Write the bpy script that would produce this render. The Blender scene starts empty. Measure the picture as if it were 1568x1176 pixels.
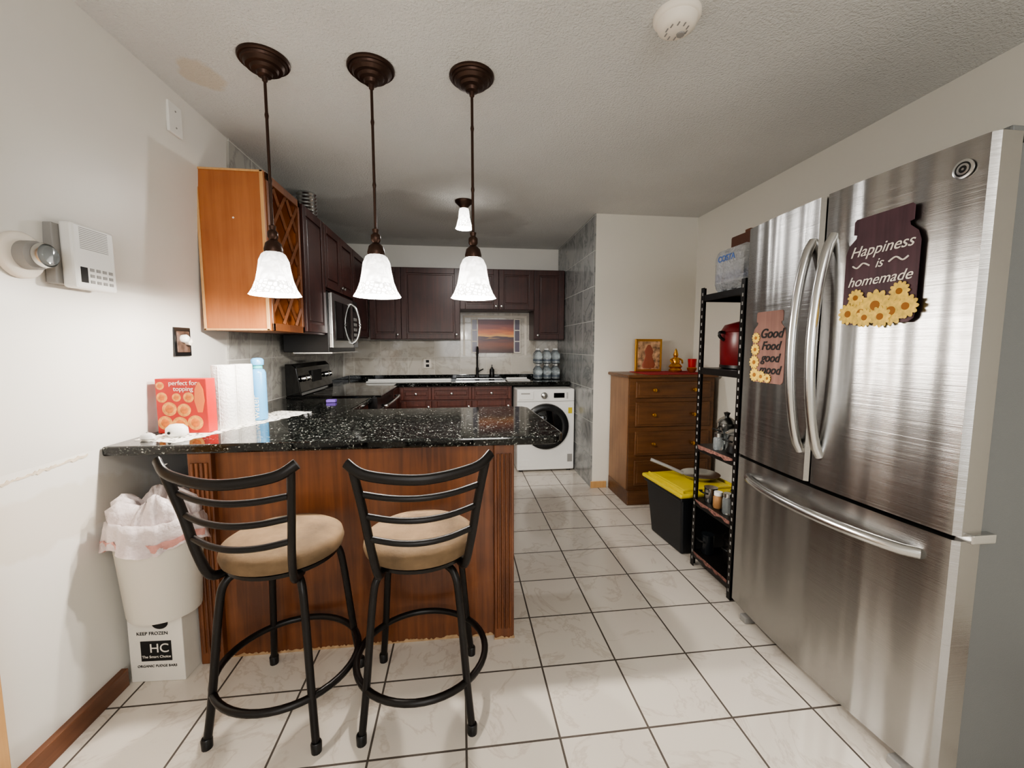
import bpy, bmesh, math, random
from mathutils import Vector, Matrix
random.seed(4)
D=bpy.data; C=bpy.context; SC=C.scene
H=2.41
# ------------------------------------------------------------ materials
def srgb(r,g,b):
    f=lambda c:(c/255/12.92) if c/255<=0.04045 else ((c/255+0.055)/1.055)**2.4
    return (f(r),f(g),f(b),1)
def mat(name,col,rough=.5,metal=0,emit=None,es=0,bump=0,bscale=50,trans=0,alpha=1,coat=0,var=0,vscale=5,stretch=(1,1,1),bdist=.01):
    m=D.materials.new(name); m.use_nodes=True; nt=m.node_tree; n=nt.nodes; l=nt.links
    p=n['Principled BSDF']
    p.inputs['Base Color'].default_value=col
    p.inputs['Roughness'].default_value=rough; p.inputs['Metallic'].default_value=metal
    p.inputs['Transmission Weight'].default_value=trans; p.inputs['Alpha'].default_value=alpha
    p.inputs['Coat Weight'].default_value=coat
    if emit: p.inputs['Emission Color'].default_value=emit; p.inputs['Emission Strength'].default_value=es
    tc=n.new('ShaderNodeTexCoord'); mp=n.new('ShaderNodeMapping'); mp.inputs['Scale'].default_value=stretch
    l.new(tc.outputs['Object'],mp.inputs['Vector'])
    if var:
        t=n.new('ShaderNodeTexNoise'); t.inputs['Scale'].default_value=vscale; t.inputs['Detail'].default_value=6
        l.new(mp.outputs[0],t.inputs['Vector'])
        mr=n.new('ShaderNodeMapRange'); mr.inputs[1].default_value=.3; mr.inputs[2].default_value=.7
        mr.inputs[3].default_value=1-var; mr.inputs[4].default_value=1+var
        l.new(t.outputs[0],mr.inputs[0])
        mx=n.new('ShaderNodeMix'); mx.name='varmix'; mx.data_type='RGBA'; mx.blend_type='MULTIPLY'; mx.inputs[0].default_value=1
        mx.inputs[6].default_value=col; l.new(mr.outputs[0],mx.inputs[7]); l.new(mx.outputs[2],p.inputs['Base Color'])
    if bump:
        t=n.new('ShaderNodeTexNoise'); t.inputs['Scale'].default_value=bscale; t.inputs['Detail'].default_value=4
        l.new(mp.outputs[0],t.inputs['Vector'])
        b=n.new('ShaderNodeBump'); b.inputs['Strength'].default_value=bump; b.inputs['Distance'].default_value=bdist
        l.new(t.outputs[0],b.inputs['Height']); l.new(b.outputs[0],p.inputs['Normal'])
    return m
def stain_tint(m,centre,rad,col,amt,freq=9):
    """irregular discoloured patch at a world position"""
    nt=m.node_tree; n=nt.nodes; l=nt.links; p=n['Principled BSDF']
    src=p.inputs['Base Color'].links[0].from_socket
    g=n.new('ShaderNodeNewGeometry'); s=n.new('ShaderNodeVectorMath'); s.operation='SUBTRACT'; s.inputs[1].default_value=centre; l.new(g.outputs['Position'],s.inputs[0])
    d=n.new('ShaderNodeVectorMath'); d.operation='DIVIDE'; d.inputs[1].default_value=rad; l.new(s.outputs[0],d.inputs[0])
    ln=n.new('ShaderNodeVectorMath'); ln.operation='LENGTH'; l.new(d.outputs[0],ln.inputs[0])
    t=n.new('ShaderNodeTexNoise'); t.inputs['Scale'].default_value=freq; t.inputs['Detail'].default_value=5; l.new(g.outputs['Position'],t.inputs['Vector'])
    a=n.new('ShaderNodeMath'); a.operation='ADD'; l.new(ln.outputs['Value'],a.inputs[0]); l.new(t.outputs[0],a.inputs[1])
    mr=n.new('ShaderNodeMapRange'); mr.inputs[1].default_value=1.55; mr.inputs[2].default_value=1.35; mr.inputs[3].default_value=0; mr.inputs[4].default_value=amt; l.new(a.outputs[0],mr.inputs[0])
    mx=n.new('ShaderNodeMix'); mx.data_type='RGBA'; l.new(mr.outputs[0],mx.inputs[0]); l.new(src,mx.inputs[6]); mx.inputs[7].default_value=col
    l.new(mx.outputs[2],p.inputs['Base Color'])
def wood(name,c1,c2,rough=.3,axis='z',scale=1,coat=.3):
    m=D.materials.new(name); m.use_nodes=True; nt=m.node_tree; n=nt.nodes; l=nt.links
    p=n['Principled BSDF']; p.inputs['Roughness'].default_value=rough; p.inputs['Coat Weight'].default_value=coat; p.inputs['Coat Roughness'].default_value=.25
    tc=n.new('ShaderNodeTexCoord'); mp=n.new('ShaderNodeMapping')
    s=[45*scale]*3; s['xyz'.index(axis)]=2.2*scale; mp.inputs['Scale'].default_value=s
    l.new(tc.outputs['Object'],mp.inputs['Vector'])
    t=n.new('ShaderNodeTexNoise'); t.inputs['Scale'].default_value=1; t.inputs['Detail'].default_value=8; t.inputs['Distortion'].default_value=.6
    l.new(mp.outputs[0],t.inputs['Vector'])
    t2=n.new('ShaderNodeTexNoise'); t2.inputs['Scale'].default_value=4; t2.inputs['Detail'].default_value=3
    l.new(tc.outputs['Object'],t2.inputs['Vector'])
    ad=n.new('ShaderNodeMath'); ad.operation='MULTIPLY_ADD'; ad.inputs[1].default_value=.5
    l.new(t.outputs[0],ad.inputs[0]); 
    m2=n.new('ShaderNodeMath'); m2.operation='MULTIPLY'; m2.inputs[1].default_value=.5; l.new(t2.outputs[0],m2.inputs[0]); l.new(m2.outputs[0],ad.inputs[2])
    r=n.new('ShaderNodeValToRGB'); r.color_ramp.elements[0].position=.36; r.color_ramp.elements[1].position=.64
    r.color_ramp.elements[0].color=c1; r.color_ramp.elements[1].color=c2
    l.new(ad.outputs[0],r.inputs[0]); l.new(r.outputs[0],p.inputs['Base Color'])
    return m
def tile(name,c1,c2,grout,w,hh,axes,off=(0,0),mortar=.004,rough=.2,vein=3,offset=0,bumpg=.4,vw=.05):
    m=D.materials.new(name); m.use_nodes=True; nt=m.node_tree; n=nt.nodes; l=nt.links
    p=n['Principled BSDF']
    g=n.new('ShaderNodeNewGeometry'); sp=n.new('ShaderNodeSeparateXYZ'); l.new(g.outputs['Position'],sp.inputs[0])
    cb=n.new('ShaderNodeCombineXYZ')
    for k in (0,1):
        a=n.new('ShaderNodeMath'); a.operation='SUBTRACT'; a.inputs[1].default_value=off[k]
        l.new(sp.outputs[axes[k]],a.inputs[0]); l.new(a.outputs[0],cb.inputs[k])
    br=n.new('ShaderNodeTexBrick'); br.offset=offset; br.squash=1
    br.inputs['Scale'].default_value=1; br.inputs['Brick Width'].default_value=w; br.inputs['Row Height'].default_value=hh
    br.inputs['Mortar Size'].default_value=mortar; br.inputs['Mortar Smooth'].default_value=.1; br.inputs['Bias'].default_value=0
    br.inputs['Color1'].default_value=(1,1,1,1); br.inputs['Color2'].default_value=(.93,.93,.93,1); br.inputs['Mortar'].default_value=(0,0,0,1)
    l.new(cb.outputs[0],br.inputs['Vector'])
    sm=n.new('ShaderNodeVectorMath'); sm.operation='SCALE'; sm.inputs[3].default_value=60; l.new(br.outputs['Color'],sm.inputs[0])
    av=n.new('ShaderNodeVectorMath'); av.operation='ADD'; l.new(g.outputs['Position'],av.inputs[0]); l.new(sm.outputs[0],av.inputs[1])
    t=n.new('ShaderNodeTexNoise'); t.inputs['Scale'].default_value=vein; t.inputs['Detail'].default_value=9; t.inputs['Distortion'].default_value=1.2; t.inputs['Roughness'].default_value=.6
    l.new(av.outputs[0],t.inputs['Vector'])
    ab=n.new('ShaderNodeMath'); ab.operation='SUBTRACT'; ab.inputs[1].default_value=.5; l.new(t.outputs[0],ab.inputs[0])
    a2=n.new('ShaderNodeMath'); a2.operation='ABSOLUTE'; l.new(ab.outputs[0],a2.inputs[0])
    r=n.new('ShaderNodeValToRGB'); r.color_ramp.elements[0].position=0; r.color_ramp.elements[1].position=vw
    r.color_ramp.elements[0].color=c2; r.color_ramp.elements[1].color=c1
    l.new(a2.outputs[0],r.inputs[0])
    mul=n.new('ShaderNodeMix'); mul.data_type='RGBA'; mul.blend_type='MULTIPLY'; mul.inputs[0].default_value=.5
    l.new(r.outputs[0],mul.inputs[6]); l.new(br.outputs['Color'],mul.inputs[7])
    mx=n.new('ShaderNodeMix'); mx.data_type='RGBA'; l.new(br.outputs['Fac'],mx.inputs[0])
    l.new(mul.outputs[2],mx.inputs[6]); mx.inputs[7].default_value=grout
    l.new(mx.outputs[2],p.inputs['Base Color'])
    rr=n.new('ShaderNodeMapRange'); rr.inputs[3].default_value=rough; rr.inputs[4].default_value=.8; l.new(br.outputs['Fac'],rr.inputs[0]); l.new(rr.outputs[0],p.inputs['Roughness'])
    b=n.new('ShaderNodeBump'); b.invert=True; b.inputs['Strength'].default_value=bumpg; b.inputs['Distance'].default_value=.003
    l.new(br.outputs['Fac'],b.inputs['Height']); l.new(b.outputs[0],p.inputs['Normal'])
    return m
def granite():
    m=D.materials.new('black_granite'); m.use_nodes=True; nt=m.node_tree; n=nt.nodes; l=nt.links
    p=n['Principled BSDF']; p.inputs['Roughness'].default_value=.08
    tc=n.new('ShaderNodeTexCoord')
    t=n.new('ShaderNodeTexVoronoi'); t.inputs['Scale'].default_value=190; l.new(tc.outputs['Object'],t.inputs['Vector'])
    t2=n.new('ShaderNodeTexNoise'); t2.inputs['Scale'].default_value=30; t2.inputs['Detail'].default_value=6; l.new(tc.outputs['Object'],t2.inputs['Vector'])
    sp=n.new('ShaderNodeSeparateColor'); l.new(t.outputs['Color'],sp.inputs[0])
    r=n.new('ShaderNodeValToRGB'); e=r.color_ramp.elements; r.color_ramp.interpolation='CONSTANT'
    e[0].position=0; e[0].color=srgb(10,11,11); e[1].position=.66; e[1].color=srgb(36,39,37)
    x=e.new(.85); x.color=srgb(70,74,70); x=e.new(.97); x.color=srgb(172,172,164)
    l.new(sp.outputs[0],r.inputs[0])
    r2=n.new('ShaderNodeValToRGB'); r2.color_ramp.elements[0].position=.42; r2.color_ramp.elements[1].position=.6
    r2.color_ramp.elements[0].color=(.3,.3,.3,1); r2.color_ramp.elements[1].color=(1,1,1,1); l.new(t2.outputs[0],r2.inputs[0])
    mx=n.new('ShaderNodeMix'); mx.data_type='RGBA'; mx.blend_type='MULTIPLY'; mx.inputs[0].default_value=1
    l.new(r.outputs[0],mx.inputs[6]); l.new(r2.outputs[0],mx.inputs[7]); l.new(mx.outputs[2],p.inputs['Base Color'])
    return m
def steel(name,base=.43,rough=.27):
    m=D.materials.new(name); m.use_nodes=True; nt=m.node_tree; n=nt.nodes; l=nt.links
    p=n['Principled BSDF']; p.inputs['Metallic'].default_value=1; p.inputs['Roughness'].default_value=rough
    p.inputs['Base Color'].default_value=(base,base*.985,base*.96,1)
    tc=n.new('ShaderNodeTexCoord'); mp=n.new('ShaderNodeMapping'); mp.inputs['Scale'].default_value=(3,8,.3)
    l.new(tc.outputs['Object'],mp.inputs['Vector'])
    t=n.new('ShaderNodeTexNoise'); t.inputs['Scale'].default_value=1; t.inputs['Detail'].default_value=1; l.new(mp.outputs[0],t.inputs['Vector'])
    b=n.new('ShaderNodeBump'); b.inputs['Strength'].default_value=.95; b.inputs['Distance'].default_value=.035; l.new(t.outputs[0],b.inputs['Height'])
    mp2=n.new('ShaderNodeMapping'); mp2.inputs['Scale'].default_value=(2,2,900); l.new(tc.outputs['Object'],mp2.inputs['Vector'])
    t2=n.new('ShaderNodeTexNoise'); t2.inputs['Scale'].default_value=1; l.new(mp2.outputs[0],t2.inputs['Vector'])
    b2=n.new('ShaderNodeBump'); b2.inputs['Strength'].default_value=.3; b2.inputs['Distance'].default_value=.001; l.new(t2.outputs[0],b2.inputs['Height']); l.new(b.outputs[0],b2.inputs['Normal'])
    l.new(b2.outputs[0],p.inputs['Normal'])
    return m

M={}
M['wall']=mat('painted_wall',srgb(226,223,216),.36,bump=.14,bscale=9,var=.03,vscale=2)
stain_tint(M['wall'],(-1.33,1.45,.72),(.5,.45,.10),srgb(200,188,168),.35,14)
M['wallr']=mat('painted_wall_right',srgb(224,220,210),.6,bump=.1,bscale=9)
M['ceil']=mat('popcorn_ceiling',srgb(218,218,215),.85,bump=.85,bscale=115,bdist=.009,var=.05,vscale=1.5)
stain_tint(M['ceil'],(-1.06,1.99,H),(.085,.11,.5),srgb(206,188,160),.5,9)
stain_tint(M['ceil'],(-.35,3.9,H),(.9,.7,.5),srgb(178,176,172),.45,3)  # broad patch making the far ceiling greyer
M['floor']=tile('floor_tile',srgb(222,214,203),srgb(207,197,185),srgb(84,77,70),.305,.305,(0,1),(.005,0),.0038,.15,2.6,vw=.022)
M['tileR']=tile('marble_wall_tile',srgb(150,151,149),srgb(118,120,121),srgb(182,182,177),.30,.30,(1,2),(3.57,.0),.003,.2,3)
M['tileL']=tile('marble_wall_tile_left',srgb(186,184,177),srgb(162,160,155),srgb(205,203,197),.30,.30,(1,2),(2.5,.0),.003,.2,3)
M['splash']=tile('backsplash_tile',srgb(212,206,195),srgb(190,182,170),srgb(228,223,213),.30,.20,(0,2),(.0,.95),.003,.10,3)
M['granite']=granite()
M['baseW']=wood('cherry_wood_panel',srgb(82,45,25),srgb(130,78,44),.38,coat=.2)
M['orange']=wood('orange_wood',srgb(158,92,46),srgb(180,112,62),.35)
M['lattice']=wood('lattice_wood',srgb(104,60,34),srgb(134,82,46),.4)
M['trimw']=wood('light_trim_wood',srgb(196,150,98),srgb(214,170,116),.4)
M['scuff']=mat('scuffed_wood',srgb(176,146,112),.8,var=.3,vscale=30)
M['dark']=wood('espresso_wood',srgb(44,20,17),srgb(70,35,29),.42,coat=.05)
M['darkred']=wood('mahogany_wood',srgb(66,30,22),srgb(96,48,36),.42,coat=.05)
M['dress']=wood('dresser_wood',srgb(80,51,28),srgb(114,75,42),.38,axis='x',coat=.15)
M['dressS']=wood('dresser_side_wood',srgb(122,88,60),srgb(150,112,80),.45,coat=.1)
M['bbw']=wood('baseboard_wood',srgb(88,54,34),srgb(120,76,50),.5,axis='y')
M['bronze']=mat('oil_rubbed_bronze',srgb(70,52,44),.38,.75,bump=.1,bscale=60)
M['blackmetal']=mat('black_powder_metal',srgb(28,25,24),.36,.4)
M['black']=mat('black_plastic',srgb(14,14,15),.3)
M['gloss']=mat('black_glass',srgb(8,8,9),.05)
M['steel']=steel('brushed_steel')
M['steel2']=mat('plain_steel',(.6,.6,.59,1),.24,1)
M['case']=mat('fridge_case_grey',srgb(116,118,118),.45,.3,bump=.1,bscale=300)
M['white']=mat('white_plastic',srgb(235,234,230),.35)
M['seat']=mat('suede_seat',srgb(108,88,65),.9,bump=.3,bscale=30,var=.48,vscale=7)
M['gold']=mat('gold',srgb(205,150,60),.3,.9)
M['red']=mat('red_plastic',srgb(92,16,20),.35)
M['yellow']=mat('yellow_plastic',srgb(205,184,52),.4)
M['ink']=mat('ink_black',srgb(22,22,22),.7)
M['cream']=mat('cream',srgb(240,232,220),.6)
M['glass']=mat('clear_plastic',(.85,.92,.95,1),.08,trans=.85)
M['grey']=mat('grey_plastic',srgb(150,148,145),.5)

# ------------------------------------------------------------ helpers
def group(name,loc=(0,0,0),rz=0):
    e=D.objects.new(name,None); e.empty_display_size=.1; e.location=loc; e.rotation_euler=(0,0,rz)
    SC.collection.objects.link(e); return e
def finish(me,name,m,parent,smooth=False,bevel=0,seg=2):
    if m is not None: me.materials.append(m)
    o=D.objects.new(name,me); SC.collection.objects.link(o)
    if smooth:
        for p in me.polygons: p.use_smooth=True
        if smooth is not True: me.set_sharp_from_angle(angle=math.radians(smooth))
    if bevel:
        b=o.modifiers.new('b','BEVEL'); b.width=bevel; b.segments=seg; b.limit_method='ANGLE'; b.angle_limit=math.radians(40)
    if parent: o.parent=parent
    return o
def box(name,x0,x1,y0,y1,z0,z1,m,parent=None,bevel=0,taper=None):
    x0,x1=min(x0,x1),max(x0,x1); y0,y1=min(y0,y1),max(y0,y1)
    me=D.meshes.new(name); cx,cy,cz=(x0+x1)/2,(y0+y1)/2,(z0+z1)/2
    t=taper or 1
    vs=[]
    for z,s in ((z0,t),(z1,1)):
        for x,y in ((x0,y0),(x1,y0),(x1,y1),(x0,y1)):
            vs.append(((x-cx)*s,(y-cy)*s,z-cz))
    me.from_pydata(vs,[],[(3,2,1,0),(4,5,6,7),(0,1,5,4),(1,2,6,5),(2,3,7,6),(3,0,4,7)])
    o=finish(me,name,m,parent,bevel=bevel); o.location=(cx,cy,cz); return o
def obox(name,face,a0,a1,z0,z1,d0,d1,m,parent,bevel=0):
    ax,pl,s=face
    if ax=='y': return box(name,a0,a1,pl+s*d0,pl+s*d1,z0,z1,m,parent,bevel)
    return box(name,pl+s*d0,pl+s*d1,a0,a1,z0,z1,m,parent,bevel)
def lathe(name,prof,m,parent,loc=(0,0,0),n=40,smooth=50,flute=0,fn=0,rot=None,sq=(1,1)):
    me=D.meshes.new(name); vs=[];fs=[]
    for r,z in prof:
        for i in range(n):
            a=2*math.pi*i/n
            k=1+(flute*math.cos(fn*a) if flute else 0)
            vs.append((r*k*math.cos(a)*sq[0],r*k*math.sin(a)*sq[1],z))
    for j in range(len(prof)-1):
        for i in range(n):
            fs.append((j*n+i,j*n+(i+1)%n,(j+1)*n+(i+1)%n,(j+1)*n+i))
    if prof[0][0]>1e-4 and name[-1]!='_': fs.append(tuple(range(n-1,-1,-1)))
    if prof[-1][0]>1e-4 and name[-1]!='_': fs.append(tuple((len(prof)-1)*n+i for i in range(n)))
    me.from_pydata(vs,[],fs)
    o=finish(me,name.rstrip('_'),m,parent,smooth=smooth); o.location=loc
    if rot: o.rotation_euler=rot
    return o
def cat(pts,k=8,closed=False):
    P=[Vector(p) for p in pts]; out=[]; n=len(P)
    rng=range(n) if closed else range(n-1)
    for i in rng:
        if closed: a,b,c,d=P[(i-1)%n],P[i],P[(i+1)%n],P[(i+2)%n]
        else: a,b,c,d=P[max(i-1,0)],P[i],P[i+1],P[min(i+2,n-1)]
        for j in range(k):
            t=j/k
            out.append(.5*((2*b)+(c-a)*t+(2*a-5*b+4*c-d)*t*t+(3*b-a-3*c+d)*t**3))
    if not closed: out.append(P[-1])
    return out
def tube(name,pts,r,m,parent,k=8,closed=False,n=10,flat=None,up=(0,0,1)):
    P=cat(pts,k,closed) if k>1 else [Vector(p) for p in pts]
    me=D.meshes.new(name); vs=[];fs=[]; N=len(P); up=Vector(up)
    for i,p in enumerate(P):
        if closed: t=P[(i+1)%N]-P[(i-1)%N]
        else: t=P[min(i+1,N-1)]-P[max(i-1,0)]
        t.normalize()
        s=t.cross(up)
        if s.length<.05: s=t.cross(Vector((0,1,0)) if abs(t.y)<.9 else Vector((1,0,0)))
        s.normalize(); u=s.cross(t).normalized()
        ra,rb=(r,r) if flat is None else (r*flat,r)
        for j in range(n):
            a=2*math.pi*j/n; vs.append(p+s*math.cos(a)*ra+u*math.sin(a)*rb)
    for i in range(N if closed else N-1):
        for j in range(n):
            fs.append((i*n+j,i*n+(j+1)%n,((i+1)%N)*n+(j+1)%n,((i+1)%N)*n+j))
    if not closed: fs.append(tuple(range(n-1,-1,-1))); fs.append(tuple((N-1)*n+j for j in range(n)))
    me.from_pydata(vs,[],fs)
    return finish(me,name,m,parent,smooth=60)
def prism(name,poly,z0,z1,m,parent,bevel=0,smooth=False):
    me=D.meshes.new(name); n=len(poly)
    vs=[(x,y,z0) for x,y in poly]+[(x,y,z1) for x,y in poly]
    fs=[tuple(range(n-1,-1,-1)),tuple(range(n,2*n))]+[(i,(i+1)%n,n+(i+1)%n,n+i) for i in range(n)]
    me.from_pydata(vs,[],fs)
    bm=bmesh.new(); bm.from_mesh(me); bmesh.ops.recalc_face_normals(bm,faces=bm.faces); bm.to_mesh(me); bm.free()
    return finish(me,name,m,parent,smooth=smooth,bevel=bevel)
def flat(name,poly,m,parent,loc,rot,th=.003):
    o=prism(name,poly,0,th,m,parent); o.location=loc; o.rotation_euler=rot; return o
R_L=(math.pi/2,0,-math.pi/2); R_F=(math.pi/2,0,0); R_R=(math.pi/2,0,math.pi/2)
def text(name,s,size,m,parent,loc,rot,ext=.0006,align='CENTER',shear=0,bold=0):
    cu=D.curves.new(name,'FONT'); cu.body=s; cu.size=size; cu.extrude=ext; cu.align_x=align; cu.shear=shear; cu.offset=bold
    t=D.objects.new(name,cu); SC.collection.objects.link(t)
    C.view_layer.update(); dg=C.evaluated_depsgraph_get()
    me=D.meshes.new_from_object(t.evaluated_get(dg)); D.objects.remove(t); 
    me.materials.clear()
    o=finish(me,name,m,parent); o.location=loc; o.rotation_euler=rot; return o
def door(name,face,a0,a1,z0,z1,m,parent,knob=None,fr=.055):
    e=.002; a0+=e;a1-=e;z0+=e;z1-=e
    obox(name+'_panel',face,a0+.01,a1-.01,z0+.01,z1-.01,0,.010,m,parent)
    obox(name+'_stile_a',face,a0,a0+fr,z0,z1,0,.02,m,parent,.003)
    obox(name+'_stile_b',face,a1-fr,a1,z0,z1,0,.02,m,parent,.003)
    obox(name+'_rail_a',face,a0+fr,a1-fr,z0,z0+fr,0,.02,m,parent,.003)
    obox(name+'_rail_b',face,a0+fr,a1-fr,z1-fr,z1,0,.02,m,parent,.003)
    if a1-a0>2*fr+.06 and z1-z0>2*fr+.06: obox(name+'_raised',face,a0+fr+.015,a1-fr-.015,z0+fr+.015,z1-fr-.015,.008,.017,m,parent,.006)
    if knob:
        ax,pl,s=face; a,z=knob
        loc=(a,pl+s*.02,z) if ax=='y' else (pl+s*.02,a,z)
        rot=(math.pi/2,0,0) if ax=='y' else (0,math.pi/2*s,0)
        lathe(name+'_knob',[(.004,0),(.005,.012),(.013,.018),(.012,.026),(.001,.03)],M['steel2'],parent,loc,16,rot=rot)

# ------------------------------------------------------------ room
YB=4.90
box('floor',-1.6,2.4,-2.6,5.1,-.06,0,M['floor'])
box('ceiling',-1.6,2.4,-2.6,5.1,H,H+.06,M['ceil'])
def wx(z): return -1.275-.065*z/.9 if z<.9 else -1.340+.087*(z-.9)/(H-.9)
def leanwall(name,y0,y1,dx,m):
    me=D.meshes.new(name); xo=-1.5; lv=(0,.9,H)
    vs=[]
    for y in (y0,y1):
        for z in lv: vs.append((wx(z)+dx,y,z))
        for z in lv: vs.append((xo,y,z))
    fs=[(0,1,7,6),(1,2,8,7),(3,9,10,4),(4,10,11,5),(0,3,4,1),(1,4,5,2),(6,7,10,9),(7,8,11,10),(0,6,9,3),(2,5,11,8)]
    me.from_pydata(vs,[],fs)
    bm=bmesh.new(); bm.from_mesh(me); bmesh.ops.recalc_face_normals(bm,faces=bm.faces); bm.to_mesh(me); bm.free()
    return finish(me,name,m,None)
leanwall('wall_left',-2.6,2.55,0,M['wall'])
leanwall('wall_left_tiled',2.55,YB,.01,M['tileL'])
box('wall_right',2.10,2.22,-2.6,3.55,0,H,M['wallr'])
box('wall_back',-1.33,1.16,YB,YB+.12,0,H,M['wall'])
g=group('backsplash'); box('tiles',-1.30,1.158,YB-.008,YB-.0005,.95,1.345,M['splash'],g); box('tiles_upper',.0,.81,YB-.008,YB-.0005,1.345,1.665,M['splash'],g)
for a,b,c,d in ((.03,.78,1.61,1.635),(.03,.055,1.17,1.61),(.755,.78,1.17,1.61)): box('border',a,b,YB-.013,YB-.008,c,d,M['cream'],g,.002)
box('wall_alcove',1.17,2.22,3.55,YB+.12,0,H,M['wallr'])
box('wall_alcove_tiled',1.158,1.17,3.553,YB,0,H,M['tileR'])
box('wall_front',-1.45,2.22,-2.7,-2.6,0,H,M['wallr'])
box('baseboard_left',-1.285,-1.258,1.20,1.63,0,.07,M['bbw'],None,.003)
box('baseboard_alcove',1.155,1.30,3.535,3.55,0,.06,M['trimw'],None,.003)
box('baseboard_right',2.085,2.10,-2.6,3.55,0,.07,M['bbw'],None,.003)
box('trim_1',-1.36,-1.235,1.06,1.20,0,2.1,M['trimw'],None,.004)
# old paint scar along the left wall
pl=[];ph=[]
random.seed(9)
for i in range(60):
    y=1.20+i*.45/60; zz=.89-.05*(1.65-y); w_=.004+.005*abs(math.sin(i*.21)); pl.append((y,zz-random.uniform(.001,w_))); ph.append((y,zz+random.uniform(.001,w_)))
flat('wall_scar',pl+ph[::-1],mat('paint_scar',srgb(208,194,174),.8,var=.15,vscale=40),None,(wx(.87)-.0015,0,0),R_R,.003)

# ------------------------------------------------------------ peninsula
g=group('kitchen_peninsula')
P=[(-1.335,1.695),(.34,1.68)]
for i in range(9):
    a=-math.pi/2+i/8*math.pi/2; P.append((.35+.09*math.cos(a),1.77+.09*math.sin(a)))
P+=[(.41,2.50),(.38,2.55),(-.65,2.55),(-.65,3.15),(-1.30,3.15),(-1.335,2.4)]
prism('granite_top',P,.868,.905,M['granite'],g,.008)
box('base',-1.03,.20,1.735,2.45,0,.868,M['baseW'],g)
for nm,x0,x1 in (('pilaster_a',-1.05,-.965),('pilaster_b',.135,.22)):
    box(nm,x0,x1,1.705,1.80,0,.868,M['baseW'],g,.004)
    for i in range(4):
        x=x0+.017+i*.017; tube(nm+'_flute',[(x,1.704,.05),(x,1.704,.83)],.006,M['baseW'],g,k=1,n=8)
box('left_run',-1.26,-.68,2.45,3.14,0,.868,M['darkred'],g)
me=[]
for i in range(160):
    x=-.965+i*1.10/160; me.append((x,random.uniform(.002,.012)+.005*abs(math.sin(i*.13))))
flat('worn_edge',([(-.965,0),(.135,0)]+me[::-1]),M['scuff'],g,(0,1.735,0),R_F,.002)
me=[(.133+i*.09/14,random.uniform(.003,.016)) for i in range(15)]
flat('worn_edge_b',([(.133,0),(.222,0)]+me[::-1]),M['scuff'],g,(0,1.7045,0),R_F,.002)

# ------------------------------------------------------------ upper cabinets left
XF=-.97; XW=-1.285
g=group('wall_cabinet_wine_rack')
box('end_panel',XW,XF,2.295,2.315,1.36,2.155,M['orange'],g)
for a in ((XW,XW+.012,1.36,2.155),(XF-.016,XF,1.36,2.155)): box('edge',a[0],a[1],2.288,2.296,a[2],a[3],M['trimw'],g,.002)
for z in (1.36,2.145): box('edge_h',XW,XF,2.288,2.296,z,z+.010,M['trimw'],g,.002)
lathe('screw_cap',[(.005,0),(.004,.002)],M['cream'],g,(-1.12,2.295,1.92),10,rot=(math.pi/2,0,0))
box('back',-1.265,-1.25,2.315,2.73,1.36,2.15,M['orange'],g)
box('top',-1.265,XF,2.315,2.75,2.135,2.155,M['orange'],g); box('bottom',-1.265,XF,2.315,2.75,1.36,1.38,M['orange'],g)
box('far_side',-1.265,XF,2.73,2.75,1.38,2.135,M['orange'],g)
y0,y1,z0,z1=2.335,2.73,1.40,2.115
for a in ((2.315,2.34,1.36,2.155),(2.725,2.75,1.36,2.155)): box('face_stile',XF-.015,XF+.006,a[0],a[1],a[2],a[3],M['lattice'],g,.002)
for z in (1.36,2.115): box('face_rail',XF-.015,XF+.006,2.315,2.75,z,z+.04,M['lattice'],g,.002)
def clipdiag(c,s):
    pts=[]
    for y in (y0,y1):
        z=z0+s*(y-y0)+c
        if z0-1e-6<=z<=z1+1e-6: pts.append((y,z))
    for z in (z0,z1):
        y=y0+(z-z0-c)/s
        if y0<y<y1: pts.append((y,z))
    pts=sorted(set((round(a,4),round(b,4)) for a,b in pts))
    return pts if len(pts)>=2 else None
st=.2
for s,xo in ((1.15,0),(-1.15,-.008)):
    for i in range(-6,8):
        q=clipdiag(i*st+(0.05 if s>0 else .02),s)
        if q:
            a,b=q[0],q[-1]; xx=XF-.004+xo
            tube('lattice',[(xx,a[0],a[1]),(xx,b[0],b[1])],.011,M['lattice'],g,k=1,n=4,flat=.9)
g=group('wall_cabinet_left')
fx=('x',XF,1)
box('carcass_a',-1.265,XF,2.755,3.16,1.36,2.155,M['dark'],g); door('door_a',fx,2.76,3.155,1.37,2.15,M['dark'],g,None)
box('carcass_b',-1.265,XF,3.16,3.95,1.69,2.155,M['dark'],g); door('door_b',fx,3.165,3.55,1.70,2.15,M['dark'],g,(3.52,1.74)); door('door_c',fx,3.555,3.945,1.70,2.15,M['dark'],g,(3.59,1.74))
box('carcass_c',-1.265,XF,3.95,4.57,1.36,2.155,M['dark'],g); door('door_d',fx,3.955,4.54,1.37,2.15,M['dark'],g,(4.0,1.42))
g=group('wall_cabinet_back')
fy=('y',4.57,-1)
for nm,a,b,z0_,z1_,k in (('a',-.945,-.62,1.35,2.11,(-.66,1.40)),('b',-.62,0,1.35,2.11,(-.04,1.40)),('c',0,.42,1.67,2.11,(.39,1.71)),('d',.42,.81,1.67,2.11,(.45,1.71)),('e',.81,1.15,1.35,2.11,(.85,1.40))):
    box('carcass_'+nm,a,b,4.571,YB-.01,z0_,z1_,M['dark'],g); door('door_'+nm,fy,a,b,z0_+.005,z1_-.005,M['dark'],g,k)

# vent duct
g=group('vent_duct',(-1.12,3.35,2.157))
prof=[]
for i in range(21):
    z=i*.0125; prof.append((.065+(.006 if i%2 else -.004),z))
lathe('flex_pipe',prof,M['steel2'],g)
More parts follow.
